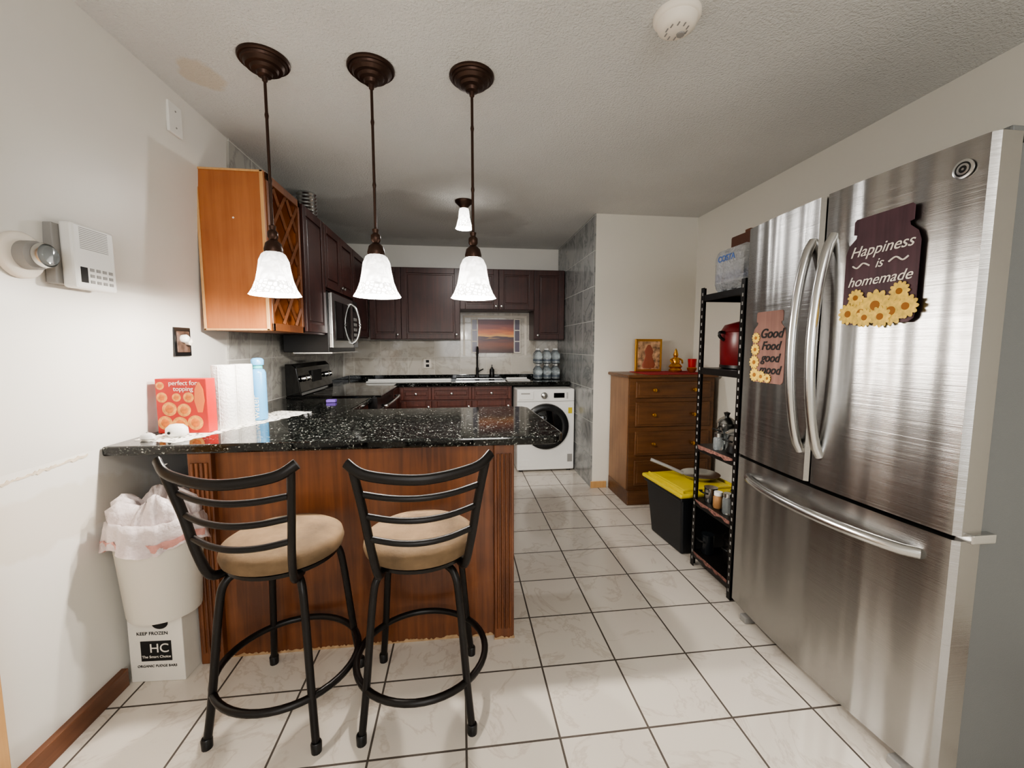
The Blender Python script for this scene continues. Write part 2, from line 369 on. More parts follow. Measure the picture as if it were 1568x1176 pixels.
# microwave
g=group('microwave')
box('body',-1.265,-.95,3.175,3.935,1.235,1.675,M['black'],g,.004)
box('door_frame',-.95,-.92,3.18,3.77,1.265,1.67,M['steel2'],g,.006)
box('window',-.925,-.915,3.25,3.68,1.32,1.615,M['gloss'],g,.004)
box('control_panel',-.95,-.922,3.775,3.93,1.265,1.67,M['gloss'],g,.004)
for i in range(5):
    for j in range(3): box('key',-.923,-.919,3.80+j*.037,3.825+j*.037,1.32+i*.045,1.345+i*.045,M['grey'],g)
box('display',-.923,-.918,3.80,3.905,1.58,1.63,M['ink'],g)
tube('handle',[(-.92,3.72,1.30),(-.88,3.725,1.34),(-.855,3.73,1.46),(-.88,3.725,1.59),(-.92,3.72,1.635)],.011,M['steel2'],g)
box('hood_lip',-1.2,-.93,3.18,3.93,1.225,1.236,M['steel2'],g)
# stove
g=group('electric_stove')
box('body',-1.26,-.62,3.165,3.925,0.0,.90,M['black'],g,.004)
box('glass_top',-1.26,-.59,3.16,3.93,.90,.915,M['gloss'],g,.005)
for x,y,r in ((-.78,3.36,.10),(-.78,3.72,.085),(-1.05,3.36,.075),(-1.05,3.72,.10)):
    lathe('burner_ring_',[(r,.9153),(r+.003,.9156),(r+.004,.9153)],M['grey'],g,(x,y,0))
pp=[(-1.26,.915),(-1.15,.915),(-1.18,1.12),(-1.21,1.15),(-1.26,1.15)]
o=prism('back_panel',[(x,z) for x,z in pp],0,.76,M['gloss'],g,.006); o.rotation_euler=R_F; o.location=(0,3.925,0)
for y in (3.23,3.32,3.76,3.85):
    lathe('knob',[(.024,0),(.022,.012),(.016,.028),(.001,.03)],M['steel2'],g,(-1.162,y,1.04),20,rot=(0,math.radians(80),0))
box('clock',-1.172,-1.158,3.44,3.64,1.0,1.09,M['ink'],g)
box('oven_door',-.62,-.595,3.18,3.91,.22,.80,M['gloss'],g,.005); box('drawer',-.62,-.598,3.18,3.91,.06,.2,M['black'],g,.005)
tube('oven_handle',[(-.595,3.24,.83),(-.555,3.25,.83),(-.555,3.84,.83),(-.595,3.85,.83)],.011,M['steel2'],g,k=4)
# base cabinets back + counter
g=group('base_cabinet')
cf=4.30
box('carcass',-.62,.53,cf,YB-.01,.1,.868,M['darkred'],g); box('toe_kick',-.62,.53,cf+.05,YB-.01,0,.1,M['black'],g)
box('side_run',-1.255,-.62,3.94,YB-.01,0,.868,M['darkred'],g)
fc=('y',cf,-1)
for nm,a,b in (('a',-.61,-.30),('b',-.30,.11),('c',.11,.52)):
    door('drawer_'+nm,fc,a,b,.73,.86,M['darkred'],g,((a+b)/2,.795),fr=.03); door('door_'+nm,fc,a,b,.12,.72,M['darkred'],g,(b-.03,.66))
prism('granite_counter',[(-1.28,3.935),(-.64,3.935),(-.64,4.26),(1.15,4.26),(1.15,YB-.012),(-1.28,YB-.012)],.87,.907,M['granite'],g,.006)
g=group('counter_upstand')
box('granite_upstand',-1.25,1.15,YB-.03,YB-.01,.908,.95,M['granite'],g,.003); box('granite_upstand_side',-1.285,-1.255,3.94,YB-.03,.908,.95,M['granite'],g)
g=group('kitchen_sink')
box('basin_floor',-.05,.47,4.40,4.74,.9075,.9085,M['gloss'],g)
tube('rim',[(-.05,4.40,.909),(.47,4.40,.909),(.47,4.74,.909),(-.05,4.74,.909)],.006,M['steel2'],g,k=1,closed=True,n=6)
g=group('kitchen_faucet',(.19,4.80,.908))
lathe('base',[(.028,0),(.026,.02),(.016,.03),(.016,.12),(.012,.13)],M['blackmetal'],g)
tube('gooseneck',[(0,0,.12),(0,0,.27),(0,-.03,.34),(0,-.09,.36),(0,-.14,.33),(0,-.15,.26)],.011,M['blackmetal'],g)
tube('lever',[(.015,0,.08),(.07,-.01,.11)],.007,M['blackmetal'],g,k=2)
g=group('drying_tray'); box('tray',-.95,-.10,4.31,4.42,.908,.925,M['white'],g,.006); box('tray_lip',-.95,-.10,4.41,4.43,.92,.94,M['white'],g,.004)
g=group('serving_tray'); box('tray',.49,.74,4.36,4.55,.908,.922,M['white'],g,.008); box('lip',.50,.73,4.54,4.56,.915,.935,M['white'],g,.004)
g=group('dish_soap_bottle',(.36,4.80,.908)); lathe('body',[(.025,0),(.028,.01),(.028,.10),(.012,.12),(.012,.13)],M['black'],g,n=20); tube('pump',[(0,0,.13),(0,0,.155),(0,-.03,.155)],.005,M['black'],g,k=1)
def sunset():
    m=D.materials.new('sunset_print'); m.use_nodes=True; nt=m.node_tree; n=nt.nodes; l=nt.links; p=n['Principled BSDF']; p.inputs['Roughness'].default_value=.3
    gm=n.new('ShaderNodeNewGeometry'); sp=n.new('ShaderNodeSeparateXYZ'); l.new(gm.outputs['Position'],sp.inputs[0])
    mr=n.new('ShaderNodeMapRange'); mr.inputs[1].default_value=1.20; mr.inputs[2].default_value=1.59; 
    t=n.new('ShaderNodeTexNoise'); mp=n.new('ShaderNodeMapping'); mp.inputs['Scale'].default_value=(5,1,40); l.new(gm.outputs['Position'],mp.inputs[0]); l.new(mp.outputs[0],t.inputs['Vector']); t.inputs['Scale'].default_value=1
    ad=n.new('ShaderNodeMath'); ad.operation='MULTIPLY_ADD'; ad.inputs[1].default_value=.09; l.new(t.outputs[0],ad.inputs[0]); l.new(sp.outputs[2],ad.inputs[2]); 
    sb=n.new('ShaderNodeMath'); sb.operation='SUBTRACT'; sb.inputs[1].default_value=.045; l.new(ad.outputs[0],sb.inputs[0]); l.new(sb.outputs[0],mr.inputs[0])
    r=n.new('ShaderNodeValToRGB'); e=r.color_ramp.elements
    e[0].position=0; e[0].color=srgb(60,36,34); e[1].position=1; e[1].color=srgb(110,70,84)
    for q,c in ((.25,(140,84,64)),(.45,(84,60,70)),(.5,(250,190,110)),(.6,(225,130,80)),(.75,(150,84,76))):
        x=e.new(q); x.color=srgb(*c)
    l.new(mr.outputs[0],r.inputs[0]); l.new(r.outputs[0],p.inputs['Base Color']); return m
g=group('sunset_picture')
box('print',.19,.64,YB-.018,YB-.0135,1.20,1.59,sunset(),g)
pb=mat('pane_blue',srgb(96,86,104),.2)
for x0,x1 in ((.125,.205),(.625,.705)):
    for xx in (x0,x1-.012): box('shutter_stile',xx,xx+.012,YB-.03,YB-.0135,1.20,1.60,M['cream'],g)
    for k in range(4): box('shutter_bar',x0,x1,YB-.028,YB-.0135,1.20+k*.129,1.212+k*.129,M['cream'],g)
    box('shutter_pane',x0,x1,YB-.0185,YB-.0135,1.2,1.6,pb,g)
g=group('wall_outlet',(-.38,YB-.009,1.08)); box('plate',-.045,.045,-.008,0,-.055,.055,M['cream'],g,.003)
for z in (-.025,.025): box('socket',-.018,.018,-.011,-.006,z-.015,z+.015,M['ink'],g,.002)
# bottle pack
g=group('water_bottle_pack',(.965,4.62,.908))
bc=mat('bottle_label_grey',srgb(90,100,110),.4)
for i in range(3):
    for j in range(2):
        for k in range(2):
            lathe('bottle',[(.03,0),(.045,.01),(.045,.05),(.041,.06),(.045,.07),(.045,.11),(.02,.145),(.015,.15),(.015,.165)],M['glass'],g,(-.1+i*.1,-.05+j*.1,k*.174),16)
            lathe('label',[(.0455,.03),(.0455,.05)],bc,g,(-.1+i*.1,-.05+j*.1,k*.174),16)
            lathe('cap',[(.016,.155),(.016,.172),(.001,.173)],M['white'],g,(-.1+i*.1,-.05+j*.1,k*.174),12)
# washer
g=group('washing_machine')
wx0,wx1,wy=.555,1.145,4.07
box('body',wx0,wx1,wy,wy+.60,.02,.85,M['white'],g,.012)
for x in (.60,1.10):
    for y in (wy+.05,wy+.5): lathe('foot',[(.02,0),(.02,.03)],M['black'],g,(x,y,0),12)
box('panel_line',wx0+.005,wx1-.005,wy-.003,wy+.01,.725,.729,M['grey'],g)
box('detergent_drawer',wx0+.02,wx0+.17,wy-.006,wy+.01,.745,.83,M['white'],g,.004)
box('brand_strip',wx0+.04,wx0+.13,wy-.0075,wy,.80,.812,M['grey'],g)
cx,cz=.85,.47
rf=(math.pi/2,0,0)
lathe('dial',[(.035,0),(.033,.02),(.028,.026),(.001,.027)],M['steel2'],g,(.83,wy,.785),24,rot=rf)
box('display',.93,1.04,wy-.004,wy+.01,.76,.81,M['gloss'],g,.002)
for i in range(4): box('button',1.06,1.075,wy-.005,wy+.01,.755+i*.016,.763+i*.016,M['grey'],g)
lathe('door_ring',[(.235,0),(.23,.025),(.20,.04),(.165,.03),(.16,.0)],M['black'],g,(cx,wy,cz),48,rot=rf)
lathe('door_glass',[(.165,.03),(.13,.04),(.08,.05),(.001,.054)],M['gloss'],g,(cx,wy-.0,cz),48,rot=rf)
box('energy_label',1.08,1.12,wy-.003,wy+.01,.60,.66,M['yellow'],g); box('logo_sticker',1.075,1.125,wy-.003,wy+.01,.10,.18,M['grey'],g)
box('filter_cover',.58,.68,wy-.003,wy+.01,.06,.13,M['white'],g,.003)

# ------------------------------------------------------------ fridge
g=group('refrigerator')
FN=.905
def xf(y): 
    t=(y-1.34)/.45; return 1.305-.028*(1-t*t)
def dprism(nm,ya,yb,z0_,z1_,m=M['steel']):
    ys=[ya+(yb-ya)*i/16 for i in range(17)]
    poly=[(1.375,ya)]+[(xf(ya)+.012,ya)]+[(xf(y),y) for y in [ya+.012]+ys[1:-1]+[yb-.012]]+[(xf(yb)+.012,yb),(1.375,yb)]
    return prism(nm,poly,z0_,z1_,m,g,0,smooth=30)
dprism('door_near',FN,1.359,.775,1.805); dprism('door_far',1.367,1.79,.775,1.805); dprism('freezer_drawer',FN,1.79,.055,.762)
box('case',1.385,2.06,FN+.01,1.78,.03,1.785,M['case'],g,.004)
box('gasket',1.374,1.388,FN+.015,1.775,.06,1.785,M['black'],g)
box('kick_grille',1.36,1.40,FN+.02,1.77,.015,.055,M['grey'],g)
for y in (.98,1.70): lathe('foot',[(.022,0),(.022,.03)],M['grey'],g,(1.36,y,0),12)
for y in (1.0,1.68): box('foot_bracket',1.29,1.36,y-.02,y+.02,.0,.03,M['grey'],g,.004)
box('hinge_cover',1.35,1.47,FN+.005,FN+.06,1.795,1.822,M['case'],g,.005); box('hinge_cover_far',1.36,1.46,1.72,1.78,1.795,1.822,M['case'],g,.005)
box('hinge_mid',1.335,1.41,FN-.012,FN+.03,.756,.782,M['steel2'],g,.004)
for nm,y in (('handle_near',1.318),('handle_far',1.404)):
    x=xf(y)+.004; pts=[]
    for i in range(25):
        t=i/24; pts.append((x-.064*(math.sin(math.pi*t)**.6 if 0<t<1 else 0),y,.885+.775*t))
    tube(nm,pts,.0165,M['steel2'],g,n=14,k=1,up=(0,1,0))
pts=[]
for i in range(25):
    t=i/24; y=.985+.71*t; pts.append((xf(y)+.004-.066*(math.sin(math.pi*t)**.5 if 0<t<1 else 0),y,.69))
tube('freezer_handle',pts,.017,M['steel2'],g,n=14,k=1)
bx=xf(.965)-.001
lathe('badge',[(.024,0),(.024,.003),(.021,.004),(.001,.004)],M['steel2'],g,(bx,.965,1.735),24,rot=(0,-math.pi/2,0))
lathe('badge_ring_',[(.014,.004),(.016,.0055),(.018,.004)],M['ink'],g,(bx,.965,1.735),24,rot=(0,-math.pi/2,0))
lathe('badge_inner_',[(.003,.004),(.006,.0055),(.009,.004)],M['ink'],g,(bx,.965,1.735),24,rot=(0,-math.pi/2,0))
# magnets
pet=mat('sunflower_yellow',srgb(222,186,84),.6,var=.3,vscale=60); eye=mat('sunflower_centre',srgb(150,96,36),.8)
def flower(parent,loc,r,rot):
    poly=[]
    for i in range(48):
        a=2*math.pi*i/48; k=.76+.24*abs(math.cos(6*a)); poly.append((r*k*math.cos(a),r*k*math.sin(a)))
    flat('sunflower_petals',poly,pet,parent,loc,rot,.0015)
    flat('sunflower_eye',[(r*.30*math.cos(2*math.pi*i/16),r*.30*math.sin(2*math.pi*i/16)) for i in range(16)],eye,parent,(loc[0]-.0012,loc[1],loc[2]),rot,.0015)
def jar(w,h):
    hw=w/2
    right=[(hw*.85,0),(hw*.97,h*.03),(hw,h*.1),(hw,h*.68),(hw*.92,h*.76),(hw*.72,h*.82),(hw*.70,h*.85),(hw*.80,h*.86),(hw*.80,h*.98),(hw*.74,h)]
    return right+[(-x,y) for x,y in right[::-1]]
g=group('jar_magnet_plum')
plum=wood('plum_board',srgb(56,34,42),srgb(92,62,70),.6,axis='y',scale=.8,coat=0)
yc=1.15; X0=xf(1.15)-.004
flat('jar_board',jar(.225,.335),plum,g,(X0,yc,1.35),R_L,.003)
for i,(dy,dz,r) in enumerate(((.09,.035,.036),(.045,.035,.044),(0,.055,.05),(-.05,.035,.044),(-.09,.045,.036),(.065,.085,.028),(-.07,.09,.03),(.03,.02,.03),(-.02,.02,.034))):
    flower(g,(X0-.004-.0004*i,yc+dy,1.35+dz),r,R_L)
for s,z,q in (('Happiness',1.565,.047),('is',1.522,.04),('homemade',1.472,.044)):
    text('lettering',s,q,M['cream'],g,(X0-.0045,yc,z),R_L,shear=.35)
for sx in (-1,1): tube('ornament',[(X0-.0045,yc+sx*.03,1.532),(X0-.0045,yc+sx*.05,1.542),(X0-.0045,yc+sx*.07,1.53),(X0-.0045,yc+sx*.085,1.538)],.0025,M['cream'],g,n=6)
g=group('jar_magnet_pine')
pine=wood('pine_board',srgb(112,80,72),srgb(150,110,98),.6,axis='y',scale=.8,coat=0)
yc=1.60; X0=xf(1.60)-.004
flat('jar_board',jar(.185,.30),pine,g,(X0,yc,1.125),R_L,.003)
for i,(dy,dz,r) in enumerate(((.07,.03,.03),(.03,.025,.026),(.075,.085,.03),(.072,.14,.026),(.07,.19,.024),(-.01,.02,.02))):
    flower(g,(X0-.004-.0004*i,yc+dy,1.125+dz),r,R_L)
for s,z,q in (('Good',1.315,.054),('Food',1.265,.05),('good',1.215,.05),('mood',1.165,.05)):
    text('lettering',s,q,M['ink'],g,(X0-.0045,yc-.015,z),R_L,shear=.3,bold=.001)

# ------------------------------------------------------------ rack
cl=mat('patterned_cloth',srgb(120,84,76),.9,var=.8,vscale=60,bump=.4)
g=group('metal_shelf_rack')
rx0,rx1,ry0,ry1=1.335,1.72,1.835,2.20
for x,sx in ((rx0,1),(rx1,-1)):
    for y,sy in ((ry0,1),(ry1,-1)):
        box('post_flange_x',x,x+sx*.03,y,y+sy*.003,0.0,1.60,M['blackmetal'],g); box('post_flange_y',x,x+sx*.003,y,y+sy*.03,0,1.60,M['blackmetal'],g)
        if sx==1:
            for k in range(38):
                z=.04+k*.041
                box('slot',x-.0012,x,y+sy*.012,y+sy*.02,z,z+.016,M['grey'],g)
                if sy==1: box('slot',x+.012,x+.02,y-.0012,y,z,z+.016,M['grey'],g)
shz=[.09,.40,.72,1.16,1.56]
for z in shz:
    box('shelf',rx0+.003,rx1-.003,ry0+.003,ry1-.003,z-.004,z,M['blackmetal'],g)
    for a in ((rx0+.001,rx0+.006,ry0,ry1),(rx1-.006,rx1-.001,ry0,ry1),(rx0,rx1,ry0+.001,ry0+.006),(rx0,rx1,ry1-.006,ry1-.001)): box('shelf_lip',a[0],a[1],a[2],a[3],z-.035,z,M['blackmetal'],g,.002)
for z in (.09,.40,.72):
    random.seed(int(z*100)); poly=[(ry0+.03,0)]+[(ry0+.03+i*.03,-random.uniform(.006,.022)) for i in range(11)]+[(ry1-.03,0),(ry1-.03,.003),(ry0+.03,.003)]
    flat('liner_cloth_edge',poly,cl,g,(rx0-.003,0,z),R_R,.002)
g=group('bottled_water_pack',(1.50,2.04,1.561))
wr=mat('shrink_wrap',(.85,.92,.97,1),.12,trans=.4)
lab=mat('blue_label',srgb(40,90,170),.4)
for i in range(3):
    for j in range(3): 
        lathe('bottle',[(.03,0),(.036,.01),(.036,.13),(.015,.18),(.013,.2)],wr,g,(-.08+i*.078,-.08+j*.078,0),14)
        lathe('label',[(.0365,.06),(.0365,.10)],lab,g,(-.08+i*.078,-.08+j*.078,0),14)
        lathe('cap',[(.015,.19),(.015,.21),(.001,.212)],M['white'],g,(-.08+i*.078,-.08+j*.078,0),10)
bag=mat('bag_film',(.95,.97,1,1),.12,trans=.6,bump=1,bscale=22,bdist=.03)
box('plastic_wrap',-.13,.13,-.13,.13,0,.235,bag,g,.05)
text('wrap_lettering','COSTA',.042,lab,g,(-.132,.0,.16),R_L,bold=.001)
g=group('paper_bag',(1.60,2.04,1.80)); box('bag_body',-.13,.13,-.12,.12,.0,.07,mat('brown_paper',srgb(96,62,48),.8,bump=.4,bscale=20),g,.01); box('bag_fold',-.12,.12,-.02,.02,.065,.085,mat('brown_paper_b',srgb(110,72,52),.8),g,.004)
g=group('rice_cooker',(1.49,2.03,1.161)); lathe('pot',[(.09,0),(.115,.02),(.12,.15),(.115,.19),(.12,.195),(.10,.23),(.03,.25),(.001,.25)],M['red'],g); lathe('lid_knob',[(.02,.25),(.025,.27),(.001,.28)],M['black'],g); lathe('base_band',[(.1,0),(.118,.005),(.118,.02)],M['black'],g)
tube('handle',[(-.12,0,.15),(-.145,0,.17),(-.145,0,.19),(-.12,0,.19)],.008,M['black'],g)
def pot(name,x,y,z,r,hh,m,lid=True):
    g=group(name,(x,y,z)); lathe('body',[(r*.9,0),(r,.01),(r,hh),(r*1.05,hh+.004)],m,g)
    if lid: lathe('lid',[(r,hh+.004),(r*.8,hh+.02),(r*.3,hh+.04),(.001,hh+.042)],m,g); lathe('knob',[(.01,hh+.04),(.018,hh+.06),(.001,hh+.066)],M['black'],g,n=14)
    tube('handle_side',[(-r,-.03,hh*.7),(-r-.02,-.02,hh*.75),(-r-.02,.02,hh*.75),(-r,.03,hh*.7)],.005,M['black'],g)
den=mat('dark_enamel',srgb(30,34,38),.25)
pot('cooking_pot',1.46,1.96,.721,.085,.10,M['steel2']); pot('saucepan',1.47,2.12,.721,.05,.13,M['steel2']); pot('mixing_bowl',1.62,2.10,.721,.07,.09,den)
pot('stock_pot',1.56,1.99,.401,.10,.14,den); pot('steel_tumbler',1.40,2.13,.401,.035,.08,M['steel2'],False)
pot('pressure_cooker',1.54,1.99,.091,.12,.13,M['blackmetal']); pot('tea_canister',1.40,2.14,.091,.033,.11,den,False)
def jarx(name,x,y,z,m,lm,r=.028,hh=.08):
    g=group(name,(x,y,z)); lathe('jar',[(r*.9,0),(r,.01),(r,hh*.85),(r*.7,hh)],m,g,n=20); lathe('lid',[(r*.85,hh),(r*.85,hh+.02),(.001,hh+.021)],lm,g,n=20)
jarx('spice_jar',1.385,1.89,.401,M['red'],M['white'],.025); jarx('spice_jar',1.385,1.96,.401,M['glass'],M['steel2'],.025,.09); jarx('spice_jar',1.385,2.04,.401,mat('spice',srgb(150,110,70),.6),M['white'],.025,.07)
jarx('sugar_jar',1.385,2.06,.721,M['glass'],M['steel2'],.026,.07)
# ------------------------------------------------------------ tub
g=group('storage_tote',(1.49,2.48,0),math.radians(4))
tb=mat('tote_black',srgb(22,24,28),.4)
box('tub',-.2,.2,-.2,.22,0.0,.375,tb,g,.012,taper=.84)
box('tub_rim',-.21,.21,-.21,.23,.35,.375,tb,g,.006)
box('lid',-.222,.222,-.222,.242,.375,.40,M['yellow'],g,.01); box('lid_top',-.17,.17,-.17,.19,.395,.412,M['yellow'],g,.01)
for x in (-.19,.19): box('lid_rib',x-.006,x+.006,-.2,.2,.395,.418,M['yellow'],g,.003)
g=group('frying_pan',(1.56,2.50,.413)); lathe('pan',[(.09,0),(.12,.03),(.123,.031),(.092,.004),(.001,.004)],M['steel2'],g); tube('handle',[(-.11,.02,.03),(-.2,.05,.07),(-.30,.09,.11)],.011,M['grey'],g,flat=1.6)
# ------------------------------------------------------------ dresser
g=group('dresser')
dx0,dx1,dy0,dy1=1.325,2.04,3.12,3.53
box('carcass',dx0,dx1,dy0,dy1,.0,1.03,M['dress'],g); box('side_panel',dx0-.006,dx0,dy0+.02,dy1,0,1.03,M['dressS'],g,.002)
box('top',dx0-.03,dx1+.02,dy0-.03,dy1+.01,1.03,1.055,M['dress'],g,.008); box('plinth',dx0-.01,dx1+.01,dy0-.02,dy1,0,.12,M['dress'],g,.006)
for i,(za,zb) in enumerate(((.87,1.0),(.64,.835),(.405,.60),(.16,.365))):
    box('drawer_%d'%i,dx0+.045,dx1-.04,dy0-.018,dy0,za,zb,M['dress'],g,.006)
    box('drawer_inset_%d'%i,dx0+.065,dx1-.06,dy0-.023,dy0-.015,za+.02,zb-.02,M['dress'],g,.003)
    for x in (dx0+.19,dx1-.19):
        lathe('knob',[(.006,0),(.007,.012),(.016,.018),(.014,.028),(.001,.032)],M['gold'],g,(x,dy0-.022,(za+zb)/2),14,rot=(math.pi/2,0,0))
g=group('table_cloth'); box('cloth',1.47,2.0,3.10,3.48,1.0555,1.060,mat('red_cloth',srgb(150,30,36),.9,bump=.4,bscale=60),g)
g=group('deity_picture',(1.61,3.42,1.061))
pm=mat('devotional_print',srgb(176,140,108),.3,var=.8,vscale=25)
box('frame',-.12,.12,-.01,.01,0,.28,M['gold'],g,.004); box('print',-.10,.10,-.012,-.008,.02,.26,pm,g)
lathe('figure',[(.05,0),(.06,.03),(.035,.09),(.03,.11),(.04,.14),(.03,.17),(.01,.2)],mat('figure_paint',srgb(150,84,60),.5),g,(0,-.012,.03),20,sq=(1,.08))
g=group('brass_deity_statue',(1.83,3.36,1.061))
lathe('plinth',[(.05,0),(.055,.015),(.045,.03)],M['gold'],g); lathe('legs',[(.045,.03),(.06,.045),(.04,.07)],M['gold'],g,sq=(1,.7)); lathe('torso',[(.03,.065),(.036,.09),(.022,.12),(.01,.13)],M['gold'],g,n=24); lathe('head',[(.001,.12),(.018,.13),(.021,.145),(.015,.165),(.012,.18),(.001,.2)],M['gold'],g,n=20)
for s in (-1,1): tube('arm',[(s*.02,0,.115),(s*.05,-.01,.10),(s*.045,-.03,.075)],.008,M['gold'],g,n=8)
g=group('incense_bowl',(1.91,3.24,1.061)); lathe('bowl',[(.02,0),(.035,.02),(.04,.04),(.033,.025),(.001,.01)],M['gold'],g)
g=group('red_cup',(1.97,3.34,1.061)); lathe('cup',[(.028,0),(.036,.11),(.033,.11),(.026,.006),(.001,.006)],mat('cup_red',srgb(190,30,30),.35),g)

# ------------------------------------------------------------ stools
def stool(loc,rz,sw):
    g=group('bar_stool',loc,rz); b=M['blackmetal']
    s=D.objects.new('swivel_seat',None); s.empty_display_size=.05; SC.collection.objects.link(s); s.parent=g; s.rotation_euler=(0,0,sw)
    for sx in (-1,1):
        for sy in (-1,1):
            tube('leg',[(sx*.03,sy*.03,.545),(sx*.09,sy*.09,.545),(sx*.125,sy*.125,.525),(sx*.14,sy*.14,.44),(sx*.162,sy*.162,.17),(sx*.178,sy*.178,.012)],.0125,b,g,k=6)
            lathe('foot_cap',[(.016,0),(.017,.03),(.014,.035)],M['black'],g,(sx*.178,sy*.178,0),12)
        tube('back_post',[(sx*.12,-.10,.556),(sx*.135,-.165,.57),(sx*.15,-.195,.66),(sx*.168,-.215,.79),(sx*.192,-.245,.94)],.0145,b,s,k=6,flat=.8)
    tube('foot_ring',[(.228*math.cos(2*math.pi*i/48),.228*math.sin(2*math.pi*i/48),.17) for i in range(48)],.012,b,g,k=1,closed=True)
    tube('crest_rail',[(-.208,-.242,.953),(-.15,-.268,.920),(0,-.29,.903),(.15,-.268,.920),(.208,-.242,.953)],.016,b,s,flat=.7)
    for z in (.845,.775,.70):
        t=(z-.66)/.3; w=.152+.035*t; y=-.197-.04*t
        tube('slat',[(-w,y,z+.008),(-w*.5,y-.025,z-.004),(0,y-.035,z-.008),(w*.5,y-.025,z-.004),(w,y,z+.008)],.0098,b,s)
    lathe('swivel_plate',[(.09,.535),(.09,.562)],b,g); lathe('seat_ring',[(.175,.560),(.178,.573),(.17,.577)],b,s)
    lathe('cushion',[(.165,.574),(.188,.582),(.193,.60),(.188,.622),(.165,.636),(.09,.644),(.001,.646)],M['seat'],s,n=48)
stool((-.615,1.475,0),math.radians(-9),math.radians(-2)); stool((-.15,1.455,0),math.radians(-1),math.radians(9))

# ------------------------------------------------------------ box + trash
card=mat('cardboard_white',srgb(225,220,210),.7,var=.05)
g=group('cardboard_box',(-1.156,1.735,0),math.radians(-3))
box('carton',-.098,.098,-.10,.10,0,.26,card,g,.003)
for a in (-.05,.05): box('flap',-.098,.098,a-.049,a+.049,.26,.263,card,g)
box('label_patch',-.055,.055,-.1015,-.1,.085,.165,M['ink'],g)
text('lettering','HC',.05,M['cream'],g,(.012,-.102,.12),R_F); text('lettering','The Smart Choice',.014,M['cream'],g,(0,-.102,.098),R_F)
text('lettering','KEEP FROZEN',.018,M['ink'],g,(-.01,-.101,.19),R_F); text('lettering','ORGANIC FUDGE BARS',.0135,M['ink'],g,(0,-.101,.06),R_F)
lathe('hand_hole',[(.022,0),(.022,.002)],M['ink'],g,(.02,-.1,.235),20,rot=rf,sq=(1.3,1))
g=group('trash_can',(-1.146,1.68,.264))
can=mat('trash_can_plastic',srgb(222,216,204),.45)
lathe('can_',[(.001,0),(.118,0),(.122,.01),(.148,.35),(.152,.355),(.152,.365),(.146,.365),(.118,.01)],can,g,sq=(1,.85))
bagm=mat('bin_bag_film',srgb(240,226,224),.35,trans=.25,bump=1,bscale=16,bdist=.02)
pink=mat('bin_bag_pink',srgb(232,170,160),.4,trans=.2,bump=1,bscale=16,bdist=.02)
def baggy(nm,rings,n,amp,seed,m):
    random.seed(seed); me=D.meshes.new(nm); vs=[];fs=[]
    ph=[random.uniform(0,6.28) for _ in range(6)]
    for k,(r,z,w) in enumerate(rings):
        for i in range(n):
            a=2*math.pi*i/n
            d=sum(math.sin(a*f+ph[q]+k*.5)/ (1+q*.4) for q,f in enumerate((3,5,8,13,19,27)))
            rr=r+amp*w*d*.5; vs.append((rr*math.cos(a),rr*.86*math.sin(a),z+amp*w*.8*math.sin(a*4+ph[1])+random.uniform(-.003,.003)))
    for k in range(len(rings)-1):
        for i in range(n): fs.append((k*n+i,k*n+(i+1)%n,(k+1)*n+(i+1)%n,(k+1)*n+i))
    me.from_pydata(vs,[],fs); return finish(me,nm,m,g,smooth=True)
baggy('bag_skirt',[(.165,.285,1.8),(.163,.325,1),(.160,.36,.5),(.152,.388,.6),(.137,.38,.5),(.12,.33,.5)],90,.013,3,bagm)
baggy('bag_pink_band',[(.160,.285,1.7),(.163,.30,1.3),(.1655,.325,1)],90,.013,3,pink)
baggy('bag_top',[(.13,.34,.6),(.125,.40,1.4),(.11,.43,2.0),(.085,.455,1.6),(.05,.43,1.2),(.03,.40,1)],70,.016,8,bagm)

# ------------------------------------------------------------ items on peninsula
T=.906
g=group('cracker_box',(-1.187,1.955,T),math.radians(-4))
red=mat('carton_red',srgb(186,36,28),.45); crk=mat('cracker_tan',srgb(214,150,80),.6,var=.35,vscale=60); crk2=mat('cracker_orange',srgb(200,110,44),.6,var=.3,vscale=60)
box('carton',-.105,.105,-.03,.03,0,.235,red,g,.002)
for i,(x,z,r) in enumerate(((-.073,.045,.03),(-.012,.038,.033),(.052,.045,.032),(-.052,.105,.03),(.008,.1,.028),(-.08,.155,.022),(.03,.155,.022),(-.02,.155,.018),(-.085,.205,.017))):
    lathe('cracker',[(r,0),(r,.001),(r*.6,.0015),(.001,.0015)],crk,g,(x,-.03,z),24,rot=rf)
    lathe('topping',[(r*.6,.0015),(r*.5,.0025),(.001,.003)],crk2,g,(x,-.03,z),12,rot=rf)
lathe('wheat_ear',[(.01,0),(.022,.05),(.018,.1),(.004,.13)],mat('wheat',srgb(225,120,60),.5),g,(.075,-.031,.09),16,sq=(1,.05))
text('lettering','perfect for',.027,M['cream'],g,(.01,-.0315,.208),R_F); text('lettering','topping',.027,M['cream'],g,(.01,-.0315,.183),R_F)
tw=mat('paper_towel',srgb(238,236,232),.9,bump=.5,bscale=90)
for x,y in ((-1.083,2.05),(-1.052,2.145)):
    g=group('paper_towel_roll',(x,y,T)); lathe('roll',[(.045,0),(.047,.004),(.047,.284),(.045,.288),(.018,.288),(.018,.278),(.001,.278)],tw,g)
    tube('seam',[(.0,-.0475,.002),(.002,-.0475,.286)],.0012,tw,g,k=1,n=5)
g=group('spray_bottle',(-1.018,2.235,T)); bl=mat('bottle_blue',srgb(96,160,205),.3)
